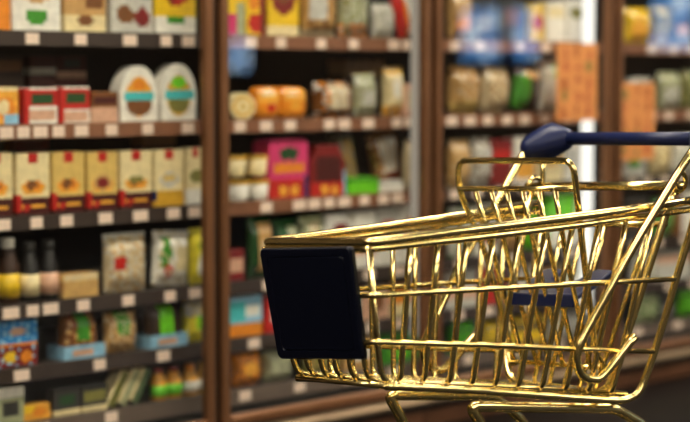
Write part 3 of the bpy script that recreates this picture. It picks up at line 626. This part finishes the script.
# ---------------------------------------------------------------- the golden shopping cart
AL, RO = .7043, .067
A0, A1, LEN, H0, H1, G0, G1, S0, S1, KK = .1695, .2402, .9075, .815, .8528, .5243, .4178, .0612, .1464, .8071
cart = empty('shopping_cart', (-.0584, 3.6227, 0), AL)
tag(cart, 'shiny gold wire shopping cart with navy handle in front of the coolers', 'shopping cart')
def Q(u, v, h): return Vector((u, -v, h+RO*v))      # u towards the handle, v towards the viewer's side, the cart stands slightly canted
def rim(u): return H0+(H1-H0)*u/LEN
def bot(u): return G0+(G1-G0)*(u-S0)/(LEN-S1-S0)
def sv(u, h): return (A0+(A1-A0)*u/LEN)*(1-(1-KK)*(rim(u)-h)/(rim(u)-bot(u)))
def side(u, h, s): return Q(u, s*sv(u, h), h)
def T(pts, r, name, parent=cart, material=GOLD, n=10): return MB().tube(pts, r, material, n).build(name, parent)

# basket: rim, lower rim, bottom frame and upright ends in one frame
fr = MB()
top = [side(.905, rim(.905)+.004, 1), side(.6, rim(.6), 1), side(.3, rim(.3), 1), side(.0, H0, 1), side(0, H0, -1), side(.3, rim(.3)-.002, -1), side(.6, rim(.6), -1), side(.905, rim(.905)+.003, -1)]
fr.tube(rounded(top, .022), .0100, GOLD, 14)
low = [side(.905, rim(.905)-.0155, 1), side(.55, rim(.55)-.019, 1), side(.25, rim(.25)-.017, 1), side(-.004, H0-.013, 1), side(-.004, H0-.013, -1), side(.3, rim(.3)-.016, -1), side(.905, rim(.905)-.016, -1)]
fr.tube(rounded(low, .022), .0076, GOLD)
for s in (1, -1):
    up = [side(.064, .523, s), side(.178, .507, s), side(.312, .486, s), side(.631, .433, s), side(.735, .417, s), side(.783, .430, s), side(.807, .489, s), side(.843, .601, s), side(.873, .712, s), side(.896, .781, s), side(.912, .847, s)]
    fr.tube(rounded(up, .04), .0088, GOLD)
    fr.tube(rounded([side(.912, .847, s), Q(.918, s*.243, .90), Q(.92, s*.243, .985)], .03), .0065, GOLD)
fr.tube([side(.064, .523, 1), side(.064, .523, -1)], .006, GOLD)
fr.tube([side(.75, .42, 1), side(.75, .42, -1)], .0065, GOLD)
basket = fr.build('basket_frame', cart)
UT = [.097, .168, .243, .314, .385, .460, .534, .612, .693, .775]
UB = [.100, .162, .228, .290, .354, .418, .485, .555, .624, .695]
for a, b in zip(UT, UB):
    h = rim(a)-.012; m1 = a+(b-a)*.45; hm = h+(bot(b)-h)*.45
    def sd(s): return [side(a, h, s), side(m1, hm, s), side(b, bot(b)+.006, s)]
    T(rounded(sd(1)+sd(-1)[::-1], .028), .0064, 'basket_wire', basket)
for k in range(7):
    t = -1+2*k/6; vt, vb = t*.165, t*.135
    T(rounded([Q(-.004, vt, H0-.01), Q(.058, vb, .532), Q(.4, vb*1.15, bot(.4)+.012), Q(.75, vb*1.3, bot(.75)+.012)], .03), .0064, 'basket_wire', basket)
for pts in ([(.851, .683), (.599, .692), (.284, .702), (.018, .711)], [(.805, .523), (.557, .552), (.302, .585), (.035, .617)]):
    line = [side(u, h, 1) for u, h in pts]
    far = [side(u, h-(.008 if pts[0][1] > .6 else .02), -1) for u, h in pts][::-1]
    off = .008
    line = [p + Vector((0, -off, 0)) for p in line]; far = [p + Vector((0, off, 0)) for p in far]
    line[-1].x -= .012; far[0].x -= .012
    T(rounded(line+far, .02), .0063, 'basket_wire', basket)

# handle supports hooked under the basket sides, brackets, handle
for s, pts in ((1, [(.915,.262,1.0),(.855,.262,.963),(.775,.245,.86),(.701,.23,.763),(.591,.205,.601),(.563,.198,.549),(.565,.195,.516),(.583,.193,.492),(.615,.194,.480),(.65,.197,.488),(.732,.212,.564)]),
               (-1, [(.905,.269,1.0),(.883,.266,.985),(.753,.243,.854),(.63,.221,.737),(.556,.205,.65),(.487,.193,.565),(.475,.189,.534),(.488,.187,.505),(.516,.187,.489),(.551,.190,.494),(.665,.206,.562)])):
    T(smooth_line([Q(u, s*(v+.003), h) for u, v, h in pts], 6), .0098, 'handle_support', cart, n=12)
T([Q(.957, -.225, 1.012), Q(.957, 0, 1.0025), Q(.957, .225, .993)], .0158, 'handle_bar', cart, NAVY, 20)
for s in (-1, 1):
    bm = bmesh.new()
    dh = 0 if s < 0 else -.018
    for (u, v, h, ru, rv, rh) in ((.944, .238, 1.010, .040, .034, .043), (.957, .200, 1.010, .026, .012, .027), (.893, .262, .993, .027, .024, .030), (.93, .258, .980, .03, .02, .031)):
        bmesh.ops.create_icosphere(bm, subdivisions=2, radius=1, matrix=Matrix.Translation(Q(u, s*v, h+dh)) @ Matrix.Diagonal((ru, rv, rh, 1)))
    r = bmesh.ops.convex_hull(bm, input=bm.verts)
    bmesh.ops.delete(bm, geom=[g for g in r['geom_interior'] if isinstance(g, bmesh.types.BMVert)], context='VERTS')
    me = bpy.data.meshes.new('handle_bracket'); bmesh.ops.recalc_face_normals(bm, faces=bm.faces); bm.to_mesh(me); bm.free()
    me.materials.append(NAVY)
    for p in me.polygons: p.use_smooth = True
    o = bpy.data.objects.new('handle_bracket', me); C.objects.link(o); o.parent = cart

# rear gate
g = MB()
g.tube([Q(.867, -.246, .899), Q(.866, .235, .890)], .0108, GOLD, 12)
gl = [Q(.866, .212, .894), Q(.838, .205, .815), Q(.764, .178, .596), Q(.729, .168, .491), Q(.709, .152, .436), Q(.712, -.146, .441), Q(.732, -.182, .499), Q(.76, -.205, .582), Q(.815, -.219, .747), Q(.866, -.228, .90)]
g.tube(rounded(gl, .03), .0092, GOLD)
g.tube([Q(.729, -.172, .489), Q(.729, .166, .489)], .006, GOLD)
g.tube([Q(.836, -.222, .807), Q(.838, .212, .806)], .0066, GOLD)
gate = g.build('rear_gate', cart)
for s in (-1, 1):
    MB().tube(rounded([Q(.866, s*.218, .876), Q(.89, s*.22, .885), Q(.89, s*.222, .915), Q(.862, s*.224, .922), Q(.848, s*.226, .9), Q(.86, s*.228, .88)], .015), .006, GOLD).build('hinge_loop', gate)
for k in range(6):
    t = -1+2*(k+.5)/6
    T(rounded([Q(.837, t*.2, .807), Q(.79, t*.18, .67), Q(.712, t*.14, .44)], .05), .0058, 'gate_wire', gate)

# folding child seat: back panel and navy seat plate
c = MB()
loop = [Q(.735, -.155, .478), Q(.713, -.17, .585), Q(.662, -.176, .742), Q(.572, -.18, .904), Q(.569, -.18, .969), Q(.566, .178, .957), Q(.577, .178, .897), Q(.612, .17, .749), Q(.665, .16, .53), Q(.72, .15, .48)]
c.tube(rounded(loop, .034), .0072, GOLD)
c.tube([Q(.572, -.18, .904), Q(.577, .178, .896)], .0066, GOLD)
seat = c.build('child_seat', cart)
for k in range(6):
    v = -.128+.049*k; t = (v+.18)/.36
    ub_ = .70
    T(rounded([Q(.574, v, .902), Q(.635-.02*t, v*.97, .745), Q(.728-.02*t, v*.9, .487)], .05), .006, 'seat_wire', seat)
bm = bmesh.new()
outer = [(.0, -.102), (.0, .102), (.055, .106), (.118, .106), (.124, .096), (.124, .055), (.115, .045), (.075, .04), (.068, .03), (.068, -.03), (.075, -.04), (.115, -.045), (.124, -.055), (.124, -.096), (.118, -.106), (.055, -.106)]
vv = [[], []]
for lay in (0, 1):
    for (du, v) in outer:
        vv[lay].append(bm.verts.new(Q(.662+du, v, .655+du*.42-(.014 if lay else 0))))
bm.faces.new(vv[0]); bm.faces.new(vv[1][::-1])
for i in range(len(outer)):
    j = (i+1) % len(outer); bm.faces.new((vv[0][i], vv[1][i], vv[1][j], vv[0][j]))
lip = [Q(.652, -.104, .66), Q(.652, .104, .66), Q(.668, .104, .66), Q(.668, -.104, .66)]
lv = [bm.verts.new(p) for p in lip] + [bm.verts.new(p-Vector((0, 0, .03))) for p in lip]
for f in ((0,1,2,3), (7,6,5,4), (0,4,5,1), (1,5,6,2), (2,6,7,3), (3,7,4,0)): bm.faces.new([lv[i] for i in f])
bmesh.ops.recalc_face_normals(bm, faces=bm.faces)
me = bpy.data.meshes.new('seat_plate'); bm.to_mesh(me); bm.free(); me.materials.append(NAVY)
o = bpy.data.objects.new('seat_plate', me); C.objects.link(o); o.parent = seat; o['label'] = 'navy plastic seat plate'
bv = o.modifiers.new('bevel', 'BEVEL'); bv.width = .004; bv.segments = 2; bv.limit_method = 'ANGLE'

# navy advertising panel on the nose
pc = [(-.026, -.148, .803), (-.026, .143, .809), (.026, .124, .580), (.026, -.150, .567)]
def corner(t, s):
    a = Vector(pc[0]).lerp(Vector(pc[1]), t); b = Vector(pc[3]).lerp(Vector(pc[2]), t); return a.lerp(b, s)
def ring(ins, du):
    R_ = .010; out = []
    for (ct, cs, st) in ((0, 0, 180), (1, 0, 270), (1, 1, 0), (0, 1, 90)):
        for k in range(6):
            an = math.radians(st+18*k)
            dt, ds = math.cos(an)*R_/.29, math.sin(an)*R_/.23
            r_t, r_s = R_/.29+ins, R_/.23+ins
            t = (r_t if ct == 0 else 1-r_t)+dt; s = (r_s if cs == 0 else 1-r_s)+ds
            p = corner(t, s); out.append(Q(p.x+du, p.y, p.z))
    return out
rings = [ring(.0, .005), ring(0, -.003), ring(.012, -.008), ring(.075, -.008), ring(.082, -.0055), ring(.089, -.008)]
m = MB(); n = 24; vs = [p for r_ in rings for p in r_]; fs = []
for i in range(len(rings)-1):
    for k in range(n): fs.append((i*n+k, i*n+(k+1) % n, (i+1)*n+(k+1) % n, (i+1)*n+k))
fs.append(tuple(range(n))); fs.append(tuple((len(rings)-1)*n+k for k in range(n)))
m.add(vs, fs, BLACKP); pl = m.build('front_panel', cart); pl['label'] = 'dark navy blank plastic panel on the nose'

# chassis: two bent tubes under the basket running down to the casters
for s, fu, ru, hb in ((1, .305, .751, .453), (-1, .325, .668, .455)):
    v0, v1 = s*.14, s*.15
    hr, h2 = (.397, .348) if s > 0 else (.4155, .343)
    pts = [Q(fu+.17, s*.15, .19), Q(fu+.026, v0, .413), Q(fu-.004, v0, hb), Q(fu+.03, v0, hb-.003), Q(ru-.008, v1, hr), Q(ru+.09, v1, h2), Q(ru+.22, s*.17, .19)]
    T(rounded(pts, .03), .0122, 'chassis_tube', cart, n=12)
    T(rounded([Q(.12, s*.15, .15), Q(.2, s*.155, .19), Q(.9, s*.19, .19), Q(.95, s*.19, .15)], .04), .0095, 'chassis_tube', cart, n=12)
T([Q(.2, -.155, .19), Q(.2, .155, .19)], .0085, 'cross_bar'); T([Q(.9, -.19, .19), Q(.9, .19, .19)], .0085, 'cross_bar')
for u, v in ((.12, .15), (.12, -.15), (.95, .19), (.95, -.19)):
    p = Q(u, v, .15); f = MB()
    f.box(p.x-.02, p.x+.02, p.y-.02, p.y-.015, .05, p.z, GOLD); f.box(p.x-.02, p.x+.02, p.y+.015, p.y+.02, .05, p.z, GOLD); f.box(p.x-.02, p.x+.02, p.y-.02, p.y+.02, p.z-.004, p.z+.01, GOLD)
    fo = f.build('caster', cart)
    w = MB(); vs = []; fs = []; n = 24
    prof = [(.015, -.013), (.05, -.012), (.0545, -.006), (.0545, .006), (.05, .012), (.015, .013)]
    for r_, y in prof:
        for k in range(n): vs.append((p.x+r_*math.cos(2*PI*k/n), p.y+y, .0555+r_*math.sin(2*PI*k/n)))
    for i in range(len(prof)-1):
        for k in range(n): fs.append((i*n+k, i*n+(k+1) % n, (i+1)*n+(k+1) % n, (i+1)*n+k))
    fs.append(tuple(range(n))); fs.append(tuple((len(prof)-1)*n+k for k in range(n)))
    w.add(vs, fs, RUBBER, True).build('wheel', fo)

# ---------------------------------------------------------------- world and look
w = bpy.data.worlds.new('world'); bpy.context.scene.world = w; w.use_nodes = True
w.node_tree.nodes['Background'].inputs['Color'].default_value = (.5, .45, .38, 1); w.node_tree.nodes['Background'].inputs['Strength'].default_value = .05
sc = bpy.context.scene
sc.view_settings.view_transform = 'Standard'; sc.view_settings.look = 'None'; sc.view_settings.gamma = 1; sc.view_settings.use_curve_mapping = False
sc.view_settings.exposure = 0.45
sc.cycles.use_denoising = True
sc.cycles.max_bounces = 8; sc.cycles.transparent_max_bounces = 12
